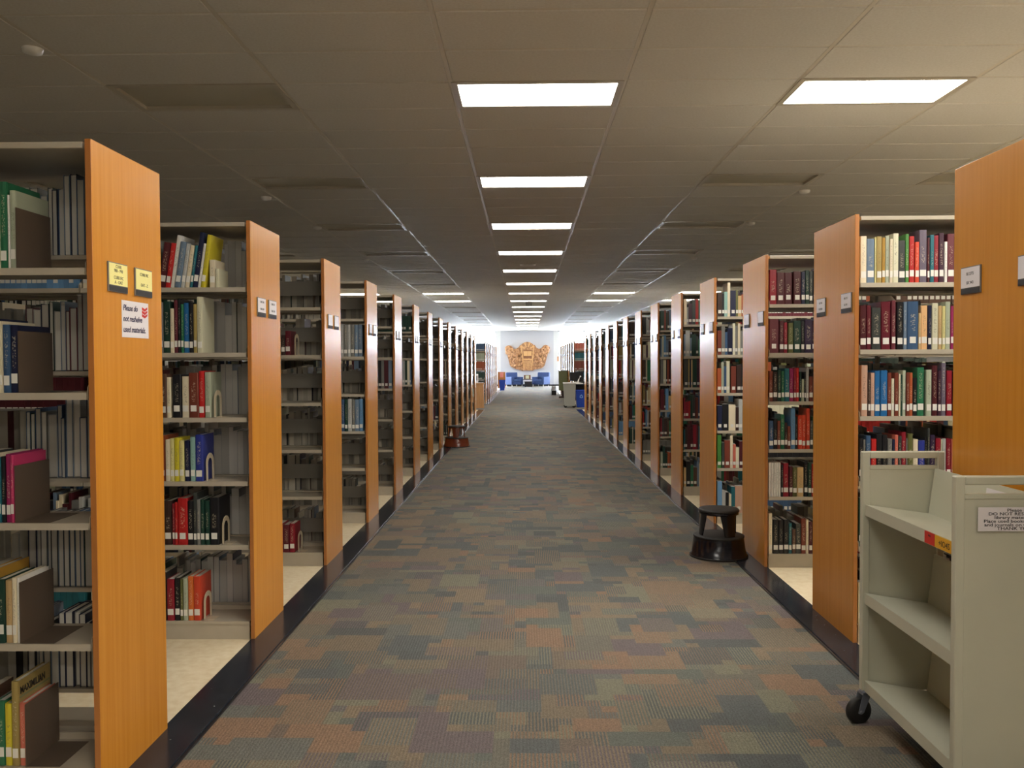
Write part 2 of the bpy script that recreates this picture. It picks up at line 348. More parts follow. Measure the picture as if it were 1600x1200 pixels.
MB().lathe([(.001, -.018), (.11, -.018), (.12, -.014)], 24).build('grille', M['frame_d'], o)
tag(o, 'square white speaker plate on the ceiling between two aisle lights', 'speaker')

# ------------------------------------------------------------------ bookcases
SEC = .914
def shelf_mesh(D, name='shelf'):
    """tray: front edge at y=0, top at z=0, runs 0..SEC in x, with end brackets"""
    m_ = MB(); m_.box(.006, SEC-.006, .003, D, -.016, 0); m_.box(.006, SEC-.006, 0, .003, -.024, .0006)
    me = m_.mesh(name, M['shelf'])
    b_ = MB()
    m2 = MB(); m2.v = list(m_.v); m2.f = list(m_.f); m2.sm = list(m_.sm); br = []
    for x in (.003, SEC-.0055):
        for q in (b_, m2): q.prism([(.004, -.024), (D, -.03), (D, .15), (D-.05, .15), (.004, .02)], x, x+.0025, 'x')
        br.append(b_.mesh('end_bracket', M['shelf'])); b_ = MB()
    return me, br, m2.mesh(name, M['shelf'])
SH = {D: shelf_mesh(D) for D in (WL/2-.035, WR/2-.035)}
def base_mesh(D):
    m_ = MB(); m_.box(.004, SEC-.004, 0, D, .085, .10); m_.box(.004, SEC-.004, .004, .012, .0, .085); m_.box(.004, SEC-.004, D-.01, D, 0, .125)
    return m_.mesh('base_shelf', M['shelf'])
BS = {D: base_mesh(D) for D in SH}
plate_me = MB().box(.012, SEC-.012, -.0015, .0015, .105, .215).mesh('back_plate', M['plate'])
STD = [.52, .87, 1.22, 1.575, 1.93]
text_jobs = []
def bookcase(side, y0, W, zf=STD, zb=STD, nsec=3, plates=False, label='', cards=0):
    s = -1 if side == 'left' else 1; X = XL if s < 0 else XR; D = W/2-.035
    near_ = y0 < 12
    root = empty('bookcase', (X, y0, 0)); tag(root, label, 'bookcase', 'rows of bookcases along the aisle')
    p = MB().box(0, s*.022, 0, W, 0, HS, .0015).build('end_panel', M['wood'], root)
    MB().box(s*.001, s*.021, -.0015, 0, .002, HS-.002).build('edge_band', M['edge'], p)
    for i in range(nsec):
        xa = s*(.030+i*SEC); xo = min(xa, xa+s*SEC)
        for f, zs in ((0, zf), (1, zb)):
            for z in zs:
                if near_ and i == 0:
                    o = link('shelf', SH[D][0], root); link('end_bracket', SH[D][1][0], o); link('end_bracket', SH[D][1][1], o)
                else: o = link('shelf', SH[D][2], root)
                if f == 0: o.location = (xo, .012, z)
                else: o.location = (xo+SEC, W-.012, z); o.rotation_euler.z = PI
            o = link('base_shelf', BS[D], root)
            if f == 0: o.location = (xo, .012, 0)
            else: o.location = (xo+SEC, W-.012, 0); o.rotation_euler.z = PI
        MB().box(xo+.003, xo+SEC-.003, .006, W-.006, HS-.030, HS-.008, .002).build('top_panel', M['shelf'], root)
        if plates:
            for z in [.10]+list(zf):
                link('back_plate', plate_me, root, (xo, W/2-.014, z))
    po = MB()
    for i in range(nsec+1): x = s*(.030+i*SEC); po.box(x-.012, x+.012, W/2-.022, W/2+.022, 0.0, HS-.03)
    for i in range(nsec+1):
        x = s*(.030+i*SEC) if i else s*.043
        MB().box(x-.012, x+.012, W/2-.022, W/2+.022, .001, HS-.031).build('upright_post', M['post'], root)
    # card holders on the end panel
    for k_, off in enumerate((.098, W-.098-.147) if s < 0 else (W-.068-.147, .036)):
        h = MB().box(0, -s*.006, off, off+.147, 1.777, 1.884, .001).build('label_holder', M['holder'], root)
        cm = M['yellow'] if (s < 0 and abs(y0-DL) < .01) else M['paper']
        MB().box(-s*.006, -s*.0072, off+.004, off+.143, 1.802, 1.880).build('label_card', cm, h)
        MB().box(-s*.006, -s*.0078, off+.004, off+.143, 1.780, 1.799).build('black_strip', M['ink'], h)
        if cards:
            lines = cards[k_]
            for zz, t in lines:
                R_ = Matrix(((0, 0, -s*1.0, -s*.0074), (-s*1.0, 0, 0, off+.0735), (0, 1, 0, zz), (0, 0, 0, 1)))
                text_jobs.append((t, R_, h, .017))
    return root
WRD = ['first', 'second', 'third', 'fourth', 'fifth', 'sixth', 'seventh', 'eighth', 'ninth', 'tenth', 'eleventh', 'twelfth', 'thirteenth', 'fourteenth']
ZF1 = [.537, .962, 1.417, 1.85]; ZB1 = [.27, .66, 1.08, 1.49, 1.93]
CARDS = {('left', 0): [[(1.864, 'CURR'), (1.849, '980 - 990'), (1.824, 'CURR FIC'), (1.807, 'A - OAT')], [(1.855, 'CURR FIC'), (1.815, 'OAT - Z')]],
         ('right', 0): [[(1.850, 'BS 2775'), (1.815, 'BX 943')], [(1.850, 'BT 77'), (1.815, 'BV 45')]],
         ('left', 1): [[(1.855, 'CURR 500'), (1.815, 'CURR 599')], [(1.855, 'CURR 371'), (1.815, 'CURR 499')]],
         ('right', 1): [[(1.850, 'BX 944'), (1.815, 'BX 8020')], [(1.850, 'BR 115'), (1.815, 'BS 491')]]}
bays = []          # (side, y0, W, zf, zb, k)
def stack_label(side, k, far):
    if far: return 'wood-ended bookcase %s beyond the cross aisle, %s side of the carpet' % (WRD[k], side)
    if k == 0: return 'closest wood-ended steel bookcase on the %s side of the carpeted aisle' % side
    return '%s wood-ended steel bookcase down the %s side of the carpeted aisle' % (WRD[k], side)
for side, d0, W in (('left', DL, WL), ('right', DR, WR)):
    for k in range(-1, 14):
        zf, zb = (ZF1, ZB1) if (side == 'left' and k == 0) else (STD, STD)
        lab = stack_label(side, k, False) if k >= 0 else 'wood-ended bookcase beside the camera on the %s side' % side
        bookcase(side, d0+PITCH*k, W, zf, zb, 3, side == 'left' and k >= 2, lab, CARDS.get((side, k), 0)); bays.append((side, d0+PITCH*k, W, zf, zb, k))
    for j in range(8):
        y = (31.8 if side == 'left' else 31.3)+1.7*j
        bookcase(side, y, W, STD, STD, 3, False, stack_label(side, j, True)); bays.append((side, y, W, STD, STD, 20+j))

# ------------------------------------------------------------------ books
def unit_book():
    m_ = MB(); t = .075; prof = [(-.5, 1), (-.5, .03), (-.42, .004), (0, -.004), (.42, .004), (.5, .03), (.5, 1), (.5-t, 1), (.5-t, .05), (-.5+t, .05), (-.5+t, 1)]
    m_.prism([(a, b) for a, b in prof], 0, 1, 'z'); return m_.mesh('book_cover', M['book'])
ub = unit_book(); up_ = MB().box(-.42, .42, .055, .975, .012, .985).mesh('page_block', M['page'])
ul = MB().box(-.5, .5, -.012, 0, 0, 1).mesh('spine_label', M['sticker'])
BK = {'cream': (226, 214, 186), 'ivory': (214, 212, 184), 'white': (230, 228, 222), 'sage': (172, 180, 158), 'pale grey': (176, 178, 176), 'grey': (120, 120, 116), 'dark grey': (58, 62, 60), 'black': (26, 26, 30),
      'navy': (26, 32, 62), 'blue': (34, 100, 156), 'slate blue': (58, 86, 120), 'light blue': (104, 148, 190), 'steel blue': (108, 128, 150), 'royal blue': (44, 56, 140), 'teal': (34, 104, 116), 'pale teal': (140, 178, 172),
      'green': (40, 108, 76), 'bright green': (72, 132, 60), 'dark green': (26, 58, 48), 'olive': (96, 98, 56), 'khaki': (160, 140, 84), 'ochre': (166, 128, 50), 'yellow': (204, 190, 50), 'pale yellow': (212, 204, 140),
      'tan': (198, 168, 120), 'peach': (222, 178, 128), 'orange': (214, 110, 48), 'rust': (168, 84, 48), 'orange red': (206, 70, 44), 'red': (182, 36, 36), 'crimson': (140, 26, 44), 'burgundy': (96, 24, 38), 'maroon': (78, 26, 34),
      'wine': (100, 44, 54), 'reddish brown': (118, 56, 42), 'brown': (88, 62, 48), 'dark brown': (58, 40, 36), 'beige pink': (200, 160, 138), 'salmon': (204, 110, 92), 'pink': (200, 60, 110), 'magenta': (150, 36, 90),
      'purple': (62, 40, 92), 'deep purple': (48, 34, 62), 'purple grey': (106, 96, 112), 'plum': (64, 34, 52)}
n_single = 0; taken = {}
def book(x, y, z, w, h, d, cname, lab, back=False, tilt=0, sticker=True, group='books', lh=None):
    """x centre, y of the spine (or fore edge when back), z of the shelf top"""
    global n_single; n_single += 1
    o = bpy.data.objects.new('book', ub); COL.objects.link(o)
    c = lin(BK[cname]); j = random.uniform(.9, 1.1); o.color = (*[min(1, q*j) for q in c], 1)
    o.scale = (w, d, h); o.rotation_euler = (0, tilt, PI if back else 0)
    o.location = (x, y+(d if back else 0), z+.0008)
    pg = bpy.data.objects.new('page_block', up_); COL.objects.link(pg); pg.parent = o
    if sticker and not back:
        s_ = bpy.data.objects.new('spine_label', ul); COL.objects.link(s_); s_.parent = o
        zl = lh if lh is not None else random.uniform(.026, .034)
        s_.scale = (min(.8, .032/w), .12, .034/h); s_.location = (0, -.0042, zl/h)
    tag(o, lab, 'book', group)
    return o
ROWN = ['top shelf', 'second shelf', 'third shelf', 'fourth shelf', 'fifth shelf', 'bottom shelf']
STK = {('left', 0): 'closest left case', ('left', 1): 'second left case', ('left', 2): 'third left case', ('left', 3): 'fourth left case',
       ('right', 0): 'closest right case', ('right', 1): 'second right case', ('right', 2): 'third right case', ('right', 3): 'fourth right case'}
def nth(i): return '%d%s' % (i, 'th' if 10 <= i % 100 <= 20 else {1: 'st', 2: 'nd', 3: 'rd'}.get(i % 10, 'th'))
def fast_book(x0, x1, yf, yb, z0, z1, col, page, spine_front, sticker):
    n = len(BV); ya, yb_ = yf, yb
    BV.extend([(x0, ya, z0), (x1, ya, z0), (x1, yb_, z0), (x0, yb_, z0), (x0, ya, z1), (x1, ya, z1), (x1, yb_, z1), (x0, yb_, z1)])
    BF.extend([(n, n+1, n+5, n+4), (n+1, n+2, n+6, n+5), (n+2, n+3, n+7, n+6), (n+3, n, n+4, n+7), (n+4, n+5, n+6, n+7)])
    BC.extend([col if spine_front else page, col, page if spine_front else col, col, page])
    if sticker:
        yy = ya-.001 if spine_front else yb_+.001; xm = (x0+x1)/2; hw = min((x1-x0)*.44, .014); zz = z0+.03; n = len(BV)
        BV.extend([(xm-hw, yy, zz), (xm+hw, yy, zz), (xm+hw, yy, zz+.03), (xm-hw, yy, zz+.03)]); BF.append((n, n+1, n+2, n+3)); BC.append(lin((220, 218, 210)))
THICK = lambda w: 'thick ' if w > .042 else ('thin ' if w < .016 else '')
def row(side, k, r, items, start, d=.17, back=False, tilt=0, inset=.012, gap=.0012, fast=False):
    """items 'w,h,colour' in mm along +x from 'start' metres off the panel face (right side) or ending there (left side)"""
    s = -1 if side == 'left' else 1; X = XL if s < 0 else XR
    y0, W = ((DL if s < 0 else DR)+PITCH*k), (WL if s < 0 else WR)
    zf, zb = (ZF1, ZB1) if (side == 'left' and k == 0) else (STD, STD)
    zs = [.10]+list(zb if back else zf); nshelf = len(zs); z = zs[nshelf-1-r]
    L_ = [i.split(',') for i in items]
    if s < 0: L_ = L_[::-1]                     # walk away from the panel
    x = X+s*start; n = 0; clear = 0
    shelfname = ROWN[r] if r < nshelf-1 else 'bottom shelf'
    for wv_, hv_, cn in L_:
        w_ = float(wv_)/1000; h_ = float(hv_)/1000
        if cn == '-': x += s*w_; continue
        n += 1; tl = tilt; ww = w_/math.cos(tl)
        xc = x+s*ww/2; dd = min(W/2-.07, d*(.75+.5*h_/.25*.5)+random.uniform(-.008, .008))
        yy = (y0+.012+inset+random.uniform(-.003, .004)) if not back else (y0+W/2+.02+random.uniform(.0, .03))
        if back: yy = max(min(yy, y0+W-.016-dd), y0+W/2+.036)
        if fast:
            c_ = tuple(np.array(lin(BK[cn]))*random.uniform(.85, 1.1)); p_ = tuple(np.array(lin((212, 210, 206)))*random.uniform(.6, 1.0))
            fast_book(xc-w_/2+.0006, xc+w_/2-.0006, yy, yy+dd, z+.0012, z+h_, c_, p_, not back, not back and h_ > .12); x += s*ww; continue
        lab = '%s%s book, %s from end panel, %s%s, %s' % (THICK(w_), cn, nth(n), 'rear ' if back else '', shelfname, STK[(side, k)])
        book(xc-(0 if not tl else 0), yy, z+(math.sin(abs(tl))*w_/2 if tl else 0), w_-gap, h_, dd, cn, lab, back, tl, sticker=(h_ > .12 and not back and w_ > .012),
             group='books on the %s%s of the %s' % ('rear side of the ' if back else '', shelfname, STK[(side, k)]))
        x += s*ww
    taken.setdefault((side, k, 1 if back else 0, r), 0); taken[(side, k, 1 if back else 0, r)] = max(abs(x-X), taken[(side, k, 1 if back else 0, r)])
    return abs(x-X)

def px(sc, base, *it):
    """(x0,x1,top,colour) measured spans -> 'w,h,colour'"""
    out = []; prev = None
    for a, b, t, c in it:
        if prev is not None and a-prev > 2: out.append('%.1f,0,-' % ((a-prev)*sc))
        out.append('%.1f,%.1f,%s' % ((b-a)*sc, (base-t)*sc, c)); prev = b
    return out
sR2 = .399; sR2b = .513
row('right', 1, 0, px(sR2, 945, (118, 205, 325, 'cream'), (205, 310, 360, 'steel blue'), (310, 335, 340, 'pale yellow'), (335, 408, 330, 'khaki'), (408, 455, 345, 'ochre'), (455, 508, 320, 'sage'), (510, 553, 365, 'cream'), (553, 630, 292, 'ivory'), (630, 720, 385, 'dark grey'), (720, 770, 300, 'bright green'), (770, 840, 330, 'red'), (845, 903, 405, 'orange red'), (905, 1010, 245, 'purple grey'), (1010, 1045, 350, 'maroon'), (1045, 1100, 315, 'teal'), (1100, 1165, 320, 'crimson'), (1165, 1235, 290, 'plum'), (1238, 1278, 405, 'white'), (1280, 1375, 300, 'wine'), (1375, 1440, 340, 'maroon')), .036)
row('right', 1, 1, px(sR2, 905, (100, 190, 315, 'maroon'), (190, 250, 315, 'burgundy'), (255, 380, 345, 'dark grey'), (385, 515, 265, 'burgundy'), (520, 580, 250, 'wine'), (590, 675, 270, 'black'), (680, 728, 270, 'steel blue'), (728, 880, 265, 'slate blue'), (882, 917, 420, 'tan'), (917, 1005, 320, 'peach'), (1007, 1058, 320, 'navy'), (1060, 1145, 290, 'ivory'), (1145, 1195, 325, 'tan'), (1195, 1240, 330, 'pale yellow'), (1240, 1310, 270, 'sage'), (1310, 1350, 330, 'magenta'), (1350, 1420, 300, 'brown')), .036)
row('right', 1, 2, px(sR2b, 670, (95, 165, 140, 'beige pink'), (165, 195, 215, 'dark brown'), (197, 240, 220, 'beige pink'), (240, 298, 200, 'blue'), (298, 370, 195, 'blue'), (370, 412, 220, 'reddish brown'), (412, 445, 280, 'ivory'), (445, 485, 220, 'reddish brown'), (485, 505, 235, 'cream'), (505, 528, 240, 'dark green'), (530, 565, 195, 'sage'), (568, 600, 215, 'reddish brown'), (600, 635, 220, 'rust'), (635, 680, 275, 'black'), (680, 755, 165, 'green'), (770, 828, 190, 'sage'), (835, 893, 145, 'maroon'), (893, 930, 200, 'plum'), (930, 978, 120, 'purple grey'), (985, 1045, 200, 'crimson'), (1048, 1100, 210, 'maroon')), .045)
row('right', 1, 3, px(sR2b, 1353, (60, 105, 905, 'black'), (105, 130, 915, 'grey'), (130, 182, 875, 'slate blue'), (185, 240, 910, 'red'), (240, 300, 860, 'black'), (300, 355, 870, 'black'), (355, 405, 910, 'grey'), (405, 430, 915, 'navy'), (430, 465, 870, 'salmon'), (465, 500, 880, 'dark grey'), (500, 548, 840, 'crimson'), (548, 565, 905, 'grey'), (565, 618, 855, 'olive'), (618, 672, 915, 'cream'), (675, 745, 930, 'royal blue'), (745, 765, 900, 'black'), (765, 790, 800, 'dark grey'), (790, 845, 870, 'deep purple'), (850, 905, 905, 'crimson'), (905, 925, 915, 'sage'), (925, 962, 910, 'pale grey'), (965, 1015, 910, 'crimson'), (1015, 1060, 915, 'salmon')), .037)
sR3 = .743; s6 = .783
row('right', 2, 0, px(sR3, 535, (75, 145, 195, 'crimson'), (145, 225, 225, 'maroon'), (225, 300, 225, 'maroon'), (310, 385, 215, 'maroon'), (385, 425, 220, 'navy'), (425, 465, 205, 'dark green'), (465, 500, 215, 'dark grey'), (500, 560, 210, 'black')), .036)
row('right', 2, 1, px(sR3, 1015, (65, 160, 680, 'wine'), (165, 210, 700, 'maroon'), (210, 245, 715, 'crimson'), (250, 300, 720, 'olive'), (300, 375, 700, 'dark green'), (375, 410, 705, 'black'), (410, 485, 690, 'deep purple'), (485, 505, 700, 'plum'), (505, 560, 705, 'brown')), .036)
row('right', 2, 2, px(sR3, 490, (65, 105, 190, 'reddish brown'), (105, 150, 200, 'dark brown'), (150, 185, 180, 'dark green'), (185, 215, 190, 'green'), (215, 265, 165, 'teal'), (265, 305, 165, 'magenta'), (305, 333, 160, 'crimson'), (333, 360, 160, 'red'), (365, 385, 200, 'dark green'), (385, 410, 270, 'sage'), (410, 427, 200, 'black'), (427, 455, 160, 'pale grey'), (455, 495, 245, 'reddish brown'), (495, 550, 220, 'dark brown')), .036)
row('right', 2, 3, px(sR3, 960, (65, 110, 680, 'slate blue'), (110, 150, 660, 'black'), (150, 180, 680, 'reddish brown'), (180, 220, 620, 'green'), (220, 250, 700, 'dark brown'), (250, 280, 735, 'reddish brown'), (280, 325, 560, 'light blue'), (325, 347, 640, 'black'), (350, 390, 625, 'orange red'), (390, 427, 625, 'orange red'), (430, 468, 560, 'orange red'), (470, 500, 680, 'dark grey'), (500, 550, 640, 'green')), .036)
row('right', 2, 4, px(s6, 505, (60, 83, 185, 'white'), (83, 105, 185, 'white'), (105, 128, 185, 'white'), (128, 150, 185, 'white'), (150, 172, 185, 'white'), (175, 195, 210, 'black'), (195, 245, 190, 'crimson'), (250, 285, 220, 'maroon'), (285, 325, 230, 'olive'), (325, 385, 230, 'tan'), (390, 425, 180, 'black'), (425, 460, 185, 'dark green'), (460, 480, 200, 'red'), (480, 530, 200, 'black')), .036)
row('right', 2, 5, px(s6, 1020, (65, 100, 640, 'cream'), (105, 160, 700, 'black'), (160, 205, 705, 'black'), (205, 255, 700, 'black'), (255, 285, 735, 'teal'), (285, 320, 790, 'brown'), (320, 370, 740, 'dark grey'), (370, 415, 690, 'reddish brown'), (415, 440, 700, 'cream'), (440, 475, 720, 'maroon'), (475, 520, 710, 'brown')), .036)
sR4 = .943; s4 = 1.49
row('right', 3, 0, px(sR4, 410, (255, 300, 170, 'dark brown'), (300, 322, 180, 'black'), (322, 355, 165, 'pale teal'), (355, 382, 75, 'cream'), (382, 435, 155, 'navy'), (435, 457, 150, 'olive'), (457, 490, 205, 'tan'), (490, 520, 190, 'rust')), .036, fast=True)
row('right', 3, 1, px(sR4, 785, (255, 295, 545, 'reddish brown'), (295, 330, 500, 'grey'), (330, 355, 560, 'slate blue'), (355, 405, 520, 'navy'), (405, 430, 475, 'ivory'), (430, 455, 500, 'grey'), (455, 480, 475, 'cream'), (480, 520, 550, 'grey')), .036, fast=True)
row('right', 3, 2, px(sR4, 1165, (260, 300, 920, 'rust'), (300, 325, 860, 'sage'), (325, 350, 900, 'slate blue'), (350, 382, 850, 'ivory'), (395, 445, 900, 'reddish brown'), (450, 495, 890, 'dark brown'), (495, 520, 880, 'black')), .036, fast=True)
row('right', 3, 3, px(s4, 297, (160, 190, 140, 'navy'), (190, 230, 130, 'black'), (232, 275, 135, 'cream'), (275, 295, 150, 'dark brown'), (295, 318, 100, 'pale grey'), (318, 340, 140, 'brown')), .037, fast=True)
row('right', 3, 4, px(s4, 540, (160, 185, 330, 'bright green'), (190, 205, 380, 'dark grey'), (205, 240, 365, 'reddish brown'), (240, 257, 335, 'cream'), (257, 275, 390, 'salmon'), (275, 297, 410, 'ivory'), (297, 322, 370, 'maroon')), .037, fast=True)
row('right', 3, 5, px(s4, 830, (160, 190, 630, 'light blue'), (190, 212, 690, 'pale grey'), (215, 233, 700, 'black'), (233, 248, 710, 'cream'), (248, 272, 665, 'teal'), (272, 320, 660, 'beige pink')), .037, fast=True)

# left: second case, books end well before the panel and stand against bookends
sL2 = .6635; sL2c = .75
def gapL(z, q=sL2, ref=745): return (ref-z)*q/1000+.011
row('left', 1, 0, px(sL2, 583, (-60, 0, 210, 'maroon'), (0, 40, 215, 'red'), (40, 78, 150, 'white'), (78, 125, 205, 'steel blue'), (125, 160, 220, 'pale grey'), (160, 200, 235, 'cream'), (200, 225, 235, 'teal'), (225, 268, 130, 'navy'), (268, 290, 220, 'white'), (292, 330, 150, 'yellow')), gapL(372), tilt=.15)
row('left', 1, 0, px(sL2, 583, (405, 455, 355, 'cream'), (457, 487, 430, 'ivory')), gapL(487))
row('left', 1, 1, px(sL2, 1115, (-40, 20, 700, 'grey'), (20, 78, 690, 'dark green'), (78, 110, 750, 'cream'), (110, 140, 680, 'wine'), (140, 165, 670, 'black'), (165, 190, 715, 'green'), (190, 235, 705, 'blue'), (235, 270, 700, 'black'), (270, 300, 715, 'khaki'), (300, 345, 655, 'ivory')), gapL(345))
row('left', 1, 2, px(sL2, 575, (-20, 40, 215, 'brown'), (40, 75, 240, 'cream'), (90, 160, 220, 'black'), (165, 225, 235, 'cream'), (225, 305, 205, 'reddish brown'), (305, 352, 190, 'red'), (355, 402, 200, 'sage')), gapL(402))
row('left', 1, 3, px(sL2, 1105, (20, 60, 760, 'cream'), (60, 95, 750, 'pale yellow'), (95, 135, 745, 'yellow'), (135, 175, 770, 'pale yellow'), (180, 222, 770, 'navy'), (225, 268, 740, 'pale teal'), (270, 332, 720, 'royal blue')), gapL(332))
row('left', 1, 4, px(sL2c, 472, (20, 75, 150, 'dark brown'), (80, 100, 170, 'crimson'), (100, 122, 160, 'red'), (122, 195, 130, 'red'), (195, 238, 150, 'black'), (240, 265, 90, 'dark grey'), (265, 290, 140, 'grey'), (290, 322, 140, 'dark green'), (325, 358, 150, 'dark green'), (360, 428, 125, 'black')), gapL(428, sL2c, 680))
row('left', 1, 5, px(sL2c, 1045, (30, 85, 740, 'crimson'), (88, 128, 730, 'black'), (130, 153, 740, 'olive'), (155, 190, 735, 'sage'), (190, 232, 720, 'orange'), (233, 284, 720, 'orange red')), gapL(284, sL2c, 680))
# bookends of the second left case
def bookend(side, k, r, off, lab, group, H_=.15, kind='loop', back=False):
    s = -1 if side == 'left' else 1; X = XL if s < 0 else XR; y0 = (DL if s < 0 else DR)+PITCH*k
    zf = ZF1 if (side == 'left' and k == 0) else STD; zs = [.10]+list(zf); z = zs[len(zs)-1-r]; x = X+s*off
    m_ = MB()
    if kind == 'loop':
        pts = [(.02, 0), (.02, H_-.05)]+[(.07-.05*math.cos(t), H_-.05+.05*math.sin(t)) for t in np.linspace(.3, PI-.3, 7)]+[(.12, H_-.05), (.12, 0), (.098, 0), (.098, H_-.06)]+[(.07+.028*math.cos(t), H_-.055+.028*math.sin(t)) for t in np.linspace(.2, PI-.2, 6)]+[(.042, H_-.06), (.042, 0)]
        m_.prism(pts, -.001, .001, 'x'); m_.box(-.001, .055, .045, .095, 0.0, .0015); m_.box(.02, .055, .005, .04, .0, .0015)
        o = m_.build('bookend', M['bookend']); o.rotation_euler.z = -.06
    else:
        m_.box(-.0012, .0012, 0, .215, 0, H_, 0); m_.box(.0012, .12, .0, .20, 0, .0012)
        o = m_.build('bookend', M['darkplate'])
    o.location = (x, y0+.018, z+.001); tag(o, lab, 'bookend', group); return o
GB = 'cream metal bookends'
bookend('left', 1, 2, gapL(425), 'cream arched metal bookend by the grey-green book, third shelf, second left case', GB)
bookend('left', 1, 3, gapL(352), 'cream arched metal bookend by the royal blue book, second left case', GB)
bookend('left', 1, 4, gapL(445, sL2c, 680), 'cream arched metal bookend by the gilt black book, second left case', GB)
bookend('left', 1, 5, gapL(302, sL2c, 680), 'cream arched metal bookend by the red book, bottom shelf, second left case', GB)
bookend('left', 2, 1, .235, 'cream arched metal bookend alone on the second shelf, third left case', GB, .16)
row('left', 2, 5, ['60,215,crimson', '50,205,burgundy', '40,215,crimson'], .245); bookend('left', 2, 5, .225, 'cream arched metal bookend by the crimson volume, bottom shelf, third left case', GB)
row('left', 2, 1, ['30,150,dark brown', '40,180,burgundy'], .262)
# tall grey box files in the fourth left case
row('left', 3, 1, ['38,300,grey', '34,305,pale grey', '36,298,grey', '30,300,pale grey', '34,302,grey', '36,296,steel blue', '40,300,steel blue'], .05, .2)
row('left', 3, 3, ['34,300,dark grey', '36,302,slate blue', '30,300,dark green', '38,304,pale grey', '30,302,grey', '40,300,steel blue', '36,304,light blue'], .05, .2)
# first left case: solid bookend plates with picture books behind
GP = 'brown bookend plates of the closest left case'
for r in range(5):
    bookend('left', 0, r, .276+(.02 if r == 2 else 0)+(.012 if r == 3 else 0), 'solid brown bookend plate on the %s of the closest left case' % (ROWN[r] if r < 4 else 'bottom shelf'), GP, (.21, .215, .20, .215, .22)[r], 'plate')
row('left', 0, 0, ['30,250,teal', '24,240,cream', '40,290,ivory', '26,300,green', '10,255,white', '22,270,sage'], .280, .21)
row('left', 0, 1, ['30,240,white', '26,260,navy', '30,250,cream', '26,238,slate blue', '28,236,navy'], .280, .21)
row('left', 0, 2, ['28,220,dark green', '24,240,cream', '14,228,teal', '16,232,black', '18,240,magenta', '14,236,pink'], .302, .21)
row('left', 0, 3, ['30,260,ochre', '30,225,dark green', '26,220,tan', '16,230,cream', '10,228,white'], .292, .2)
row('left', 0, 4, ['30,230,green', '26,220,yellow', '26,300,khaki', '22,222,salmon'], .280, .2)
# rear faces seen through the open middle: mostly fore edges
def backrow(k, r, hs, cols, ws=(12, 34), start=.037, upto=.56, fast=False):
    it = []; t = 0
    while t < upto*1000-start*1000:
        w_ = random.randint(*ws); it.append('%d,%d,%s' % (w_, random.randint(*hs), random.choice(cols))); t += w_
    row('left', k, r, it, start, .15, back=True, fast=fast)
cold = ['grey', 'steel blue', 'pale grey', 'slate blue', 'dark grey', 'navy', 'dark green']
for r in range(5):
    backrow(0, r, [(230, 330), (230, 300), (230, 320), (230, 300), (230, 300)][r], cold if r != 1 else ['grey', 'dark green', 'maroon', 'burgundy', 'pale grey', 'navy', 'steel blue'], (14, 34), upto=.42)
for r in range(6): backrow(1, r, (220, 310), cold, (22, 48), upto=.5, fast=True)

# everything else on the shelves: one mesh
mix = ['dark grey', 'black', 'navy', 'maroon', 'burgundy', 'reddish brown', 'brown', 'dark brown', 'dark green', 'green', 'slate blue', 'steel blue', 'grey', 'pale grey', 'sage', 'cream', 'ivory', 'tan', 'crimson', 'red', 'teal', 'rust', 'olive', 'plum', 'black', 'dark grey', 'maroon', 'dark green', 'light blue', 'khaki']
muted = ['grey', 'dark grey', 'pale grey', 'steel blue', 'slate blue', 'black', 'navy', 'dark green', 'brown', 'maroon', 'sage', 'cream']
FARROW = {('left', 20): ['slate blue', 'sage', 'rust', 'dark green', 'dark green', 'dark grey'], ('right', 20): ['salmon', 'teal', 'reddish brown', 'teal', 'dark grey', 'maroon']}
for (side, y0, W, zf, zb, k) in bays:
    s = -1 if side == 'left' else 1; X = XL if s < 0 else XR
    for f in (0, 1):
        zs = [.10]+list(zb if f else zf); tops = zs[1:]+[HS-.03]
        for zi, z in enumerate(zs):
            r = len(zs)-1-zi; clear = tops[zi]-z-.03
            for i in range(3 if k < 20 else 2):
                t = .036+i*SEC+.004; end = .030+(i+1)*SEC-.012
                if i == 0: t = max(t, taken.get((side, k, f, r), 0)+.002)
                if side == 'left' and f == 0 and k >= 2 and k < 20 and i == 0 and random.random() < .85: continue
                if side == 'left' and f == 0 and k == 3 and i == 0: continue
                if side == 'left' and f == 1 and k == 0 and i == 0 and zi == 0: continue
                if i and random.random() < .08: continue
                fill = end if random.random() < .6 else t+(end-t)*random.uniform(.7, 1)
                series = random.random() < .18; sc = random.choice(mix); sw = random.uniform(.025, .045); sh = random.uniform(.2, .27)
                if (side, k) in FARROW and i == 0: series = True; sc = FARROW[(side, k)][r]; sw = .045; sh = .27; fill = end
                while t < fill-.02:
                    w_ = sw if series else random.choice((.014, .018, .022, .026, .032, .04, .05)); w_ = min(w_, end-t)
                    h_ = min(clear, sh if series else random.uniform(.19, .29)); h_ = clear-random.uniform(0, .008) if (r == 2 and k >= 4) else h_; d_ = random.uniform(.14, min(.2, W/2-.05))
                    cn = sc if series else random.choice(mix if side == 'right' else muted); c = np.array(lin(BK[cn]))*random.uniform(.75, 1.15)
                    pg = np.array(lin((206, 200, 186)))*random.uniform(.35, .9)
                    xa, xb = X+s*t, X+s*(t+w_-.0012)
                    if f == 0: yf = y0+.026+random.uniform(0, .006); yb = yf+d_
                    else: yb = y0+W-.026-random.uniform(0, .006); yf = yb-d_
                    fast_book(min(xa, xb), max(xa, xb), yf, yb, z+.0012, z+h_, tuple(c), tuple(pg), f == 0, random.random() < .8)
                    t += w_
me = bpy.data.meshes.new('books'); me.from_pydata(BV, [], BF); at = me.attributes.new('col', 'FLOAT_COLOR', 'FACE')
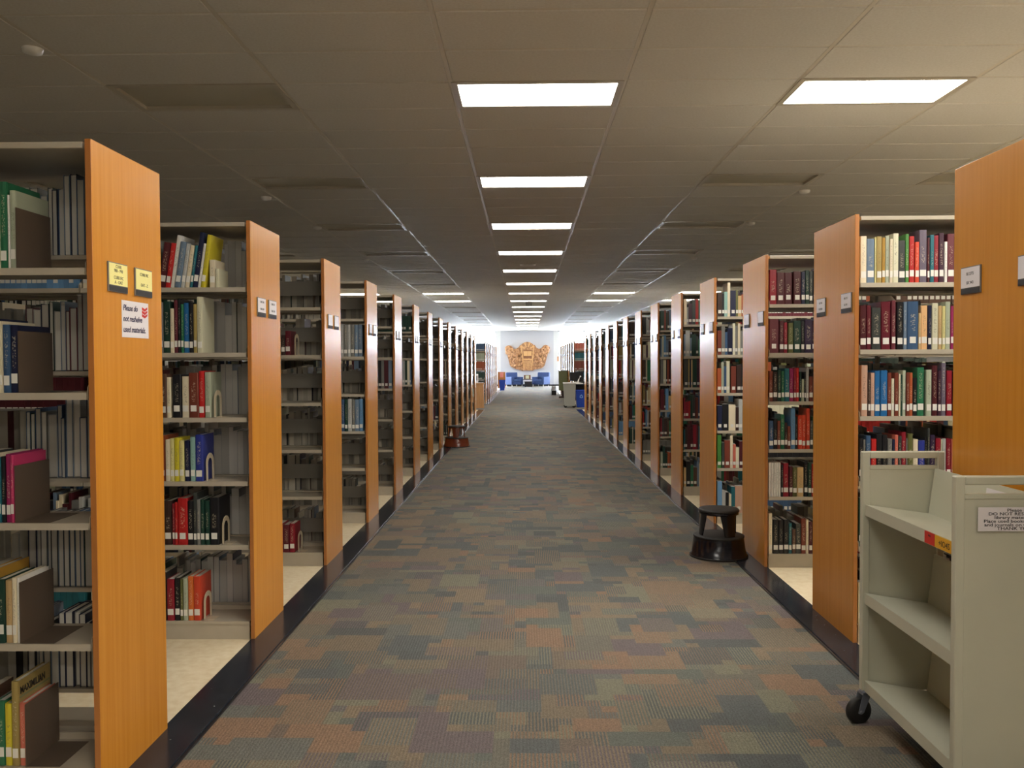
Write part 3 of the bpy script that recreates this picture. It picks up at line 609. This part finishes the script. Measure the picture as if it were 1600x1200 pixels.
cc = np.ones((len(BC), 4)); cc[:, :3] = np.array(BC); at.data.foreach_set('color', cc.ravel()); me.materials.append(M['books'])
o = stuff(link('books', me)); o['label'] = 'all the smaller books filling the farther and deeper shelves of the cases'; o['category'] = 'books'

# title printed across the cover of one picture book
bpy.context.view_layer.update()
for q in [b_ for b_ in bpy.data.objects if b_.get('category') == 'book' and str(b_.get('label')).startswith('khaki book, 2nd from end panel, bottom shelf, closest left')]:
    q['label'] = 'khaki picture book titled MAXIMILIAN, 2nd from end panel, bottom shelf, closest left case'
    X_ = q.location.x+q.scale.x/2+.0006; y_ = q.location.y
    t_ = text('title_lettering', 'MAXIMILIAN', .036, M['ink'], Matrix(((0, 0, 1, X_), (1, 0, 0, y_+.012), (0, 1, 0, .352), (0, 0, 0, 1))), None, 'LEFT', sx=.78, bold=.0008)
    t_.parent = q; t_.matrix_parent_inverse = q.matrix_world.inverted()
    st_ = MB().box(X_-.0004, X_+.0001, y_+.008, y_+q.scale.y-.004, .338, .345).build('green_stripe', M['olive']); st_.parent = q; st_.matrix_parent_inverse = q.matrix_world.inverted()

# ------------------------------------------------------------------ signs on the first panels
for t, R_, h, sz in text_jobs: text('label_text', t, sz, M['ink'], R_, h)
def RL(y, z, x=XL+.0012): return Matrix(((0, 0, 1, x), (1, 0, 0, y), (0, 1, 0, z), (0, 0, 0, 1)))
sg = empty('paper_sign', (XL, 3.144, 1.616)); tag(sg, 'white laminated paper sign with navy italic lettering taped to the closest left end panel', 'sign')
MB().box(.0004, .0014, 0, .222, 0, .137).build('sheet', M['paper'], sg)
for z, t in ((.100, 'Please do'), (.060, 'not reshelve'), (.020, 'used materials.')):
    o = text('lettering', t, .031, M['navy'], Matrix(((0, 0, 1, .0018), (1, 0, 0, .008), (0, 1, 0, z), (0, 0, 0, 1))), sg, 'LEFT', .3, sx=1.0, bold=.0006)
ic = MB()
for i in range(3): ic.prism([(.166, .084+i*.013), (.19, .078+i*.013), (.212, .088+i*.013), (.212, .096+i*.013), (.19, .088+i*.013), (.166, .094+i*.013)], .0014, .0022, 'x')
ic.build('book_stack_print', M['red'], sg)

# ------------------------------------------------------------------ book cart
ct = empty('book_cart', (1.395, 2.80, 0)); tag(ct, 'cream steel library book cart with three empty shelves beside the closest right end panel', 'cart')
CW, CL, CZ, CB = .338, .80, 1.14, .14
def end_frame(y):
    m_ = MB(); t = .030
    m_.box(0, .030, y, y+t, CB, CZ, .003); m_.box(CW-.030, CW, y, y+t, CB, CZ, .003)
    m_.box(.030, CW-.030, y, y+t, CZ-.028, CZ, .003); m_.box(.030, CW-.030, y+.004, y+t-.004, CZ-.075, CZ-.058, .002)
    return m_
for y, nm in ((0, 'end_frame'), (CL-.03, 'end_frame')):
    e = end_frame(y).build(nm, M['cart'], ct)
    MB().box(.028, CW-.028, y+.008, y+.022, CB+.002, CZ-.06, 0).build('end_panel', M['cart'], e)
def cshelf(zf, zb, bx_, bh, nm='shelf'):
    o = MB().prism([(.012, zf), (.296, zb), (.296, zb-.016), (.03, zf-.016), (.03, zf-.046), (.012, zf-.046)], .030, CL-.030, 'y').build(nm, M['cart'], ct)
    MB().prism([(.270+.0, zb), (.296, zb+bh), (.300, zb+bh), (.297, zb-.016), (.29, zb-.016)], .030, CL-.030, 'y').build('back_plate', M['cart'], o)
    return o
s1 = cshelf(.92, .880, .27, .19); cshelf(.551, .505, .27, .21); cshelf(.185, .137, .27, .22)
MB().box(.0105, .012, .166, .24, .876, .918).build('red_sticker', M['red'], s1)
ys = MB().box(.0105, .012, .032, .164, .876, .918).build('yellow_sticker', M['amber'], s1)
def RX(x, y, z, s=-1): return Matrix(((0, 0, s, x), (s*1.0, 0, 0, y), (0, 1, 0, z), (0, 0, 0, 1)))
text('sticker_lettering', '+IO4S', .030, M['ink'], RX(.0102, .098, .886), s1)
text('sticker_lettering', 'NO', .012, M['ink'], RX(.0102, .203, .902), s1)
# paper on the back plate and the sign on the near end
nt = MB().prism([(.2855, 1.000), (.2915, 1.050), (.2905, 1.0502), (.2845, 1.0002)], .10, .36, 'y').build('shelf_notice', M['paper'], s1)
Mi = Matrix.Translation((.2855, .23, 1.034)) @ Matrix(((0, 0, -1, 0), (-1, 0, 0, 0), (0, 1, 0, 0), (0, 0, 0, 1)))
text('notice_lettering', 'Please', .014, M['ink'], Mi, s1)
Mi = Matrix.Translation((.2838, .23, 1.019)) @ Matrix(((0, 0, -1, 0), (-1, 0, 0, 0), (0, 1, 0, 0), (0, 0, 0, 1)))
text('notice_lettering', 'DO NOT RESHELVE', .014, M['ink'], Mi, s1)
sg = MB().box(.071, .305, -.0016, -.0002, .962, 1.040).build('notice_label', M['paper'], ct)
def RF(x, z): return Matrix(((1, 0, 0, x), (0, 0, -1, -.0019), (0, 1, 0, z), (0, 0, 0, 1)))
for i, t in enumerate(('Please', 'DO NOT RESHELVE', 'library materials.', 'Place used books, videos,', 'and journals on this cart.', 'THANK YOU')):
    text('notice_lettering', t, .0146, M['ink'], RF(.188, 1.0255-i*.0119), sg, sx=1.32, bold=.00012)
# casters
def caster(x, y, rz, label=None):
    e = empty('caster', (x, y, 0), rz); e.parent = ct
    MB().lathe([(.001, .0), (.050, .0), (.055, .006), (.055, .024), (.050, .030), (.001, .030)], 28, Matrix.Translation((.03, .015, .055)) @ Matrix.Rotation(PI/2, 4, 'X')).build('wheel', M['rubber'], e)
    MB().prism([(-.018, .130), (.022, .130), (.044, .05), (.030, .044), (.018, .05)], -.020, -.018, 'y').add([], []).prism([(-.018, .130), (.022, .130), (.044, .05), (.030, .044), (.018, .05)], .018, .020, 'y').box(-.018, .022, -.02, .02, .124, .132).build('fork', M['chrome'], e)
    MB().lathe([(.001, .131), (.022, .131), (.024, .137), (.014, .141), (.012, .146), (.001, .146)], 20).build('swivel', M['chrome'], e)
    MB().lathe([(.001, 0), (.007, 0), (.007, .044), (.001, .044)], 12, Matrix.Translation((.03, .022, .055)) @ Matrix.Rotation(PI/2, 4, 'X')).build('axle', M['chrome'], e)
caster(.02, CL-.015, PI+.25); caster(.02, .015, PI-.2); caster(CW-.03, CL-.03, -PI/2); caster(CW-.03, .04, PI/2+.1)

# ------------------------------------------------------------------ step stools
def stool(x, y, mt, angles, label, r=.215):
    e = empty('step_stool', (x, y, .007)); tag(e, label, 'step stool', 'round library step stools')
    b = MB().lathe([(r-.006, 0), (r+.002, .002), (r+.004, .016), (r-.006, .022), (r-.024, .150), (r-.024, .160), (r-.03, .160), (r-.012, .02)], 40).build('base', mt, e)
    MB().lathe([(.001, .166), (r-.032, .168), (r-.021, .164), (r-.020, .154), (r-.026, .152), (.001, .152)], 40).build('step_tread', M['tread'], e)
    MB().lathe([(r-.001, .001), (r+.008, .001), (r+.009, .012), (r, .016)], 40).build('bumper', M['rubber'], b)
    MB().lathe([(.001, .372), (.125, .373), (.150, .369), (.157, .360), (.156, .350), (.148, .346), (.001, .346)], 40).build('seat', M['tread'], e)
    MB().lathe([(.146, .330), (.151, .330), (.151, .348), (.146, .348)], 40).build('seat_ring', mt, e)
    for a in angles:
        T = Matrix.Rotation(a, 4, 'Z')
        q = MB(); n = 6; vs = []
        for rr, z, hw in ((.152, .160, .045), (.137, .345, .078)):
            for dr in (0, -.010):
                for j in range(n+1):
                    t = (j/n*2-1)*hw/rr; R_ = rr+dr; v = Vector((R_*math.cos(t), R_*math.sin(t), z)); vs.append(T @ v)
        m_ = n+1; fs = []
        for j in range(n):
            fs += [(j, j+1, 2*m_+j+1, 2*m_+j), (m_+j, m_+j+1, 3*m_+j+1, 3*m_+j), (j, j+1, m_+j+1, m_+j), (2*m_+j, 2*m_+j+1, 3*m_+j+1, 3*m_+j)]
        fs += [(0, m_, 3*m_, 2*m_), (n, m_+n, 3*m_+n, 2*m_+n)]
        q.add(vs, fs, False).build('leg', mt, e)
    return e
stool(1.492, 6.66, M['stool'], (math.radians(-66), math.radians(34), math.radians(184)), 'black round step stool at the foot of the third right end panel')
stool(-1.245, 15.35, M['brown'], (math.radians(-92), math.radians(5), math.radians(178)), 'small brown and black round step stool farther down the aisle, left edge', .232)

# ------------------------------------------------------------------ things near the cross aisle
lc = empty('lectern', (-1.60, 28.3, .007)); tag(lc, 'narrow light wood lectern standing after the last case before the cross aisle', 'lectern')
m_ = MB(); m_.box(-.21, .21, -.2, -.18, 0, .80); m_.box(-.21, -.19, -.18, .2, 0, .80); m_.box(.19, .21, -.18, .2, 0, .80); m_.box(-.19, .19, -.18, .2, .03, .05); m_.build('cabinet', M['lectern'], lc)
MB().box(-.22, .23, -.21, .21, .80, .825, .004).build('top', M['lectern'], lc)
ob = empty('display_book', (-1.60, 28.3, .834)); tag(ob, 'open white booklet propped upright on the light wood lectern', 'book')
MB().box(-.20, .02, -.01, .01, 0, .30, 0, Matrix.Rotation(-.0, 4, 'Y') @ Matrix.Rotation(-.25, 4, 'X')).build('page', M['paper'], ob)
MB().box(-.06, .20, -.14, .02, 0, .012).build('page', M['paper'], ob)
MB().box(-.14, .0, -.016, -.0115, .08, .24, 0, Matrix.Rotation(-.25, 4, 'X')).build('print', M['holder'], ob)

gb = empty('wheeled_bin', (1.435, 28.3, .007)); tag(gb, 'tall grey wheeled bin beside the blue recycling bin on the right', 'bin')
bd = MB(); vs = []
for z, a, b_ in ((.06, .165, .19), (.80, .195, .22), (.80, .18, .205), (.08, .15, .175)): vs += [(-a, -b_, z), (a, -b_, z), (a, b_, z), (-a, b_, z)]
fs = [(0, 1, 2, 3), (12, 13, 14, 15)]+[(i*4+j, i*4+(j+1) % 4, i*4+4+(j+1) % 4, i*4+4+j) for i in range(3) for j in range(4)]
bd.add(vs, fs).build('bin_body', M['greybin'], gb)
MB().box(-.21, .21, -.235, .235, .79, .825, .005).build('rim', M['white'], gb)
MB().box(-.17, .17, -.19, .19, .80, .812).build('bin_lining', M['black'], gb)
for sx in (-1, 1): MB().lathe([(.001, 0), (.05, 0), (.05, .03), (.001, .03)], 20, Matrix.Translation((sx*.14, -.12, .052)) @ Matrix.Rotation(PI/2, 4, 'X')).build('wheel', M['rubber'], gb)
for sx in (-1, 1): MB().lathe([(.001, 0), (.05, 0), (.05, .03), (.001, .03)], 20, Matrix.Translation((sx*.14, .15, .052)) @ Matrix.Rotation(PI/2, 4, 'X')).build('wheel', M['rubber'], gb)

rb = empty('recycling_bin', (1.84, 28.6, .007)); tag(rb, 'blue plastic recycling bin with pale arrow emblem beside the last right bookcase', 'bin')
vs = []
for z, a, b_ in ((0, .15, .15), (.56, .19, .19), (.56, .18, .18), (.02, .14, .14)): vs += [(-a, -b_, z), (a, -b_, z), (a, b_, z), (-a, b_, z)]
MB().add(vs, fs).build('bin_body', M['bin'], rb)
MB().box(-.20, .20, -.2, -.175, .53, .57, .003).box(-.20, .20, .175, .2, .53, .57, .003).box(-.2, -.175, -.175, .175, .53, .57).box(.175, .2, -.175, .175, .53, .57).build('rim', M['bin'], rb)
lg = MB()
for i in range(3):
    a = i*2*PI/3+PI/2; Rm = Matrix.Translation((-.01, -.187, .36)) @ Matrix.Rotation(a, 4, 'Y')
    lg.prism([(-.04, .045), (.02, .045), (.02, .060), (.048, .036), (.02, .012), (.02, .027), (-.03, .027)], -.003, .0, 'y', Rm)
lg.build('recycling_emblem', M['binlogo'], rb)
tb = empty('desk', (2.10, 29.45, .007)); tag(tb, 'dark desk partly hidden behind the last right bookcase and blue bin', 'desk')
MB().box(-.62, .6, -.3, .3, .72, .75, .004).build('desk_top', M['black'], tb)
for sx in (-.58, .56): MB().box(sx-.02, sx+.02, -.27, .27, 0, .72).build('leg', M['black'], tb)
MB().box(-.56, .54, .22, .24, .2, .72).build('modesty_panel', M['black'], tb)
mo = empty('monitor', (1.74, 29.5, .759)); tag(mo, 'black computer monitor on the dark desk behind the grey bin', 'monitor')
MB().box(-.23, .23, -.015, .02, .10, .40, .006).build('screen', M['black'], mo); MB().box(-.03, .03, .0, .03, .01, .2).build('stand', M['black'], mo); MB().box(-.11, .11, -.07, .09, 0, .012, .003).build('stand_base', M['black'], mo)
ph = empty('telephone', (1.80, 29.25, .759), .3); tag(ph, 'white handset telephone on the dark desk in front of the monitor', 'telephone')
MB().prism([(-.12, 0), (.12, 0), (.12, .03), (-.12, .08)], -.09, .09, 'y').build('phone_base', M['white'], ph)
MB().tube([(-.03, 0, .07), (.0, 0, .16), (.05, 0, .25), (.07, 0, .27)], [.025, .018, .018, .027], 10).build('handset', M['white'], ph)

ac = empty('display_stand', (1.55, 36.0, .007)); tag(ac, 'olive green fabric display board on a brown base down the right side', 'display board')
MB().box(-.18, .18, -.03, .03, .30, 1.13, .006).build('board', M['olive'], ac)
MB().box(-.19, .19, -.035, .035, 1.12, 1.15, .004).build('top_rail', M['greybin'], ac)
MB().box(-.06, .05, -.03, .03, .07, .30).build('post', M['dark'], ac); MB().box(-.18, .18, -.16, .16, 0, .07, .006).build('stand_base', M['dark'], ac)
ss = empty('magazine_rack', (1.26, 39.0, .007)); tag(ss, 'low black rack holding white papers before the olive display board', 'rack')
MB().box(-.11, .11, -.12, .12, 0, .20, .004).build('box', M['black'], ss)
for sx in (-1, 1): MB().tube([(sx*.10, -.1, .19), (sx*.07, 0, .46)], .012, 6).tube([(sx*.10, .1, .19), (sx*.07, 0, .46)], .012, 6).build('side_frame', M['black'], ss)
MB().box(-.07, .07, -.01, .01, .2, .40).build('papers', M['paper'], ss)

tb = empty('waste_bin', (-1.27, 45.9, .007)); tag(tb, 'dark blue waste bin with pale liner past the last left bookcase', 'bin')
vs = []
for z, a in ((0, .115), (.52, .165), (.52, .155), (.02, .105)): vs += [(-a, -a, z), (a, -a, z), (a, a, z), (-a, a, z)]
MB().add(vs, fs).build('bin_body', M['bin'], tb)
ln = MB(); vl = []
for i in range(16):
    a = i*PI/8; r_ = .165/max(abs(math.cos(a)), abs(math.sin(a)))
    vl += [(r_*math.cos(a)*1.02, r_*math.sin(a)*1.02, .50-.02*(i % 3)), (r_*math.cos(a)*1.03, r_*math.sin(a)*1.03, .545+.012*(i % 2))]
ln.add(vl, [(2*i, (2*i+2) % 32, (2*i+3) % 32, 2*i+1) for i in range(16)])
ln.build('liner', M['bin'], tb)
# things at the end of the room
bxs = empty('display_shelf', (-1.42, 50.2, .007)); tag(bxs, 'low orange-brown display shelf with pink sheet behind the blue waste bin', 'display shelf')
MB().box(-.22, .22, -.15, .15, 0, .93, .004).build('cabinet', M['rust'] if 'rust' in M else M['edge'], bxs)
MB().box(-.10, .10, -.155, -.151, .62, .90).build('sheet', mat('pink_sheet', lin((216, 130, 116)), .6), bxs)

def armchair(x, y, rz, label):
    e = empty('armchair', (x, y, .007), rz); tag(e, label, 'armchair', 'blue armchairs under the mural')
    MB().box(-.27, .27, -.36, .30, .13, .30, .01).build('seat_base', M['blue'], e)
    MB().box(-.265, .265, -.38, .24, .30, .44, .03).build('seat_cushion', M['blue'], e)
    MB().box(-.40, .40, .22, .40, .13, .88, .03, Matrix.Rotation(-.05, 4, 'X')).build('backrest', M['blue'], e)
    for s in (-1, 1): MB().box(s*.28, s*.42, -.38, .26, .13, .60, .025).build('armrest', M['blue'], e)
    for sx in (-.36, .36):
        for sy in (-.33, .30): MB().tube([(sx, sy, 0), (sx, sy, .135)], [.018, .026], 8).build('leg', M['white'], e)
armchair(-.72, 52.6, math.radians(32), 'blue upholstered armchair left of the side table, under the carved mural')
armchair(.92, 52.6, math.radians(-32), 'blue upholstered armchair right of the side table, under the carved mural')
st = empty('side_table', (.10, 53.2, .007)); tag(st, 'dark wood side table between the two blue armchairs', 'table')
MB().box(-.36, .36, -.22, .22, .40, .44, .005).build('table_top', M['dark'], st)
for sx in (-.32, .32):
    for sy in (-.18, .18): MB().box(sx-.02, sx+.02, sy-.02, sy+.02, 0, .40).build('leg', M['dark'], st)
MB().box(-.3, .3, -.16, .16, .12, .14).build('lower_shelf', M['dark'], st)
fr = empty('framed_picture', (.08, 53.25, .449)); tag(fr, 'small brown framed cream print standing on the side table', 'picture')
fo = MB(); fo.box(-.21, -.11, 0, .02, 0, .26); fo.box(.11, .21, 0, .02, 0, .26); fo.box(-.11, .11, 0, .02, .23, .26); fo.box(-.11, .11, 0, .02, 0, .03); fo.build('frame', M['terra3'], fr)
MB().box(-.105, .105, .004, .012, .03, .23).build('print', mat('cream_print', lin((220, 216, 176)), .6), fr)
cu = empty('coffee_table', (.14, 51.5, .007)); MB().box(-.18, .18, -.18, -.16, .02, .30).build('front', M['black'], cu); tag(cu, 'low dark block table in front of the side table', 'table')
MB().box(-.24, .24, -.22, .22, .30, .34, .004).build('table_top', M['black'], cu)
for sx in (-.2, .2):
    MB().box(sx-.02, sx+.02, -.2, .2, 0, .30).build('side', M['black'], cu)
sgn = MB().box(-.04, .04, -.02, 0, 0, .30, .003).build('wall_plate', M['edge']); sgn.location = (2.02, Y1-.001, 1.55); tag(sgn, 'small brown plate on the white wall right of the mural', 'sign')

# ------------------------------------------------------------------ carved mural: two wings, a crest with an open book, a fan of rays
mu = empty('wall_mural', (.09, Y1-.062, .92)); tag(mu, 'carved wood mural of a crest with open book and spreading wings on the far wall', 'mural')
def smooth(pts, n=4):
    out = []; L_ = len(pts)
    for i in range(L_):
        p0, p1, p2, p3 = [Vector(pts[(i+j-1) % L_]) for j in range(4)]
        for t in np.linspace(0, 1, n, endpoint=False):
            out.append(tuple(.5*((2*p1)+(-p0+p2)*t+(2*p0-5*p1+4*p2-p3)*t*t+(-p0+3*p1-3*p2+p3)*t**3)))
    return out
K = 2.8/933          # measured drawing scale to metres
def D2(x, y): return ((x-615)*K, (795-y)*K)
left_w = [D2(*p) for p in [(150, 300), (185, 262), (235, 248), (290, 270), (320, 312), (370, 322), (430, 290), (480, 235), (500, 330), (515, 520), (530, 770), (470, 765), (380, 745), (290, 705), (255, 670), (235, 600), (205, 480), (175, 370)]]
right_w = [D2(*p) for p in [(1085, 300), (1045, 258), (1000, 240), (950, 262), (910, 305), (860, 320), (810, 300), (760, 235), (735, 330), (720, 520), (705, 770), (770, 755), (850, 745), (930, 715), (975, 670), (1000, 590), (1030, 480), (1060, 370)]]
for w_ in (left_w, right_w):
    wo = MB().prism(smooth(w_), -.10, 0, 'y').build('wing', M['terra'], mu)
    cx = sum(p[0] for p in w_)/len(w_); sg_ = -1 if cx < 0 else 1; lm = MB()
    rr = random.Random(5)
    for q in range(34):
        u = rr.uniform(.34, 1.32); x = sg_*u; zlo = .16+.25*max(0, (u-.8)); zhi = 1.30+.15*u if u > .9 else 1.28
        z = rr.uniform(zlo+.1, zhi-.05)
        if u > 1.1: z = rr.uniform(.95, 1.5)
        a = rr.uniform(.05, .12); b_ = rr.uniform(.08, .19); t = rr.uniform(-.8, .8)
        T = Matrix.Translation((x, -.10, z)) @ Matrix.Rotation(t, 4, 'Y') @ Matrix.Diagonal((a, .065, b_, 1))
        lm.lathe([(.01, -1), (.5, -.86), (.86, -.5), (1, 0), (.86, .5), (.5, .86), (.01, 1)], 10, T)
    lm.build('carved_relief', M['terra'], wo)
crest = MB().prism([D2(*p) for p in [(475, 290), (760, 290), (740, 520), (705, 775), (540, 775), (510, 520)]], -.13, -.0, 'y').build('crest', M['terra'], mu)
fanp = [D2(615+a*165, 345-b_*165) for a, b_ in [(math.cos(t), math.sin(t)) for t in np.linspace(0, PI, 15)]]
fan = MB().prism([D2(780, 345)]+fanp+[D2(450, 345)], -.105, -.001, 'y').build('fan', M['terra'], mu)
for i in range(9):
    t0 = PI*(i+.12)/9; t1 = PI*(i+.88)/9; P_ = [(math.cos(t)*r_, math.sin(t)*r_) for t, r_ in ((t0, 60), (t0, 168), (t1, 168), (t1, 60))]
    MB().prism([D2(615+a, 345-b_) for a, b_ in P_], -.15, -.10, 'y').build('ray', M['terra2'] if i % 2 else M['terra'], mu)
def bar(p, q, hw, y0, y1, mt, nm, parent):
    p = Vector(D2(*p)); q = Vector(D2(*q)); d = (q-p).normalized(); n = Vector((-d.y, d.x))*hw
    MB().prism([tuple(p+n), tuple(q+n), tuple(q-n), tuple(p-n)], y0, y1, 'y').build(nm, mt, parent)
bar((485, 280), (520, 520), .03, -.165, -.10, M['terra2'], 'crest_border', crest); bar((520, 520), (545, 770), .03, -.165, -.10, M['terra2'], 'crest_border', crest)
bar((752, 280), (725, 520), .03, -.165, -.10, M['terra2'], 'crest_border', crest); bar((725, 520), (700, 770), .03, -.165, -.10, M['terra2'], 'crest_border', crest)
bar((535, 545), (712, 545), .03, -.16, -.10, M['terra2'], 'crest_border', crest)
MB().box(D2(535, 0)[0], D2(705, 0)[0], -.15, -.13, D2(0, 515)[1], D2(0, 350)[1]).build('recess', M['terra3'], crest)
ob = MB(); 
for s in (-1, 1): ob.prism([(s*.005, -.0), (s*.25, -.03), (s*.25, -.05), (s*.005, -.02)], D2(0, 470)[1], D2(0, 372)[1], 'z')
ob_ = ob.build('open_book', M['terra2'], mu); ob_.location = (0.015, -.145, 0)
fl_ = MB()
for i in range(6): x = D2(555+i*25, 0)[0]; fl_.tube([(x, -.135, D2(0, 745)[1]), (x, -.135, D2(0, 580)[1])], .02, 6)
fl_.build('fluting', M['terra2'], mu)
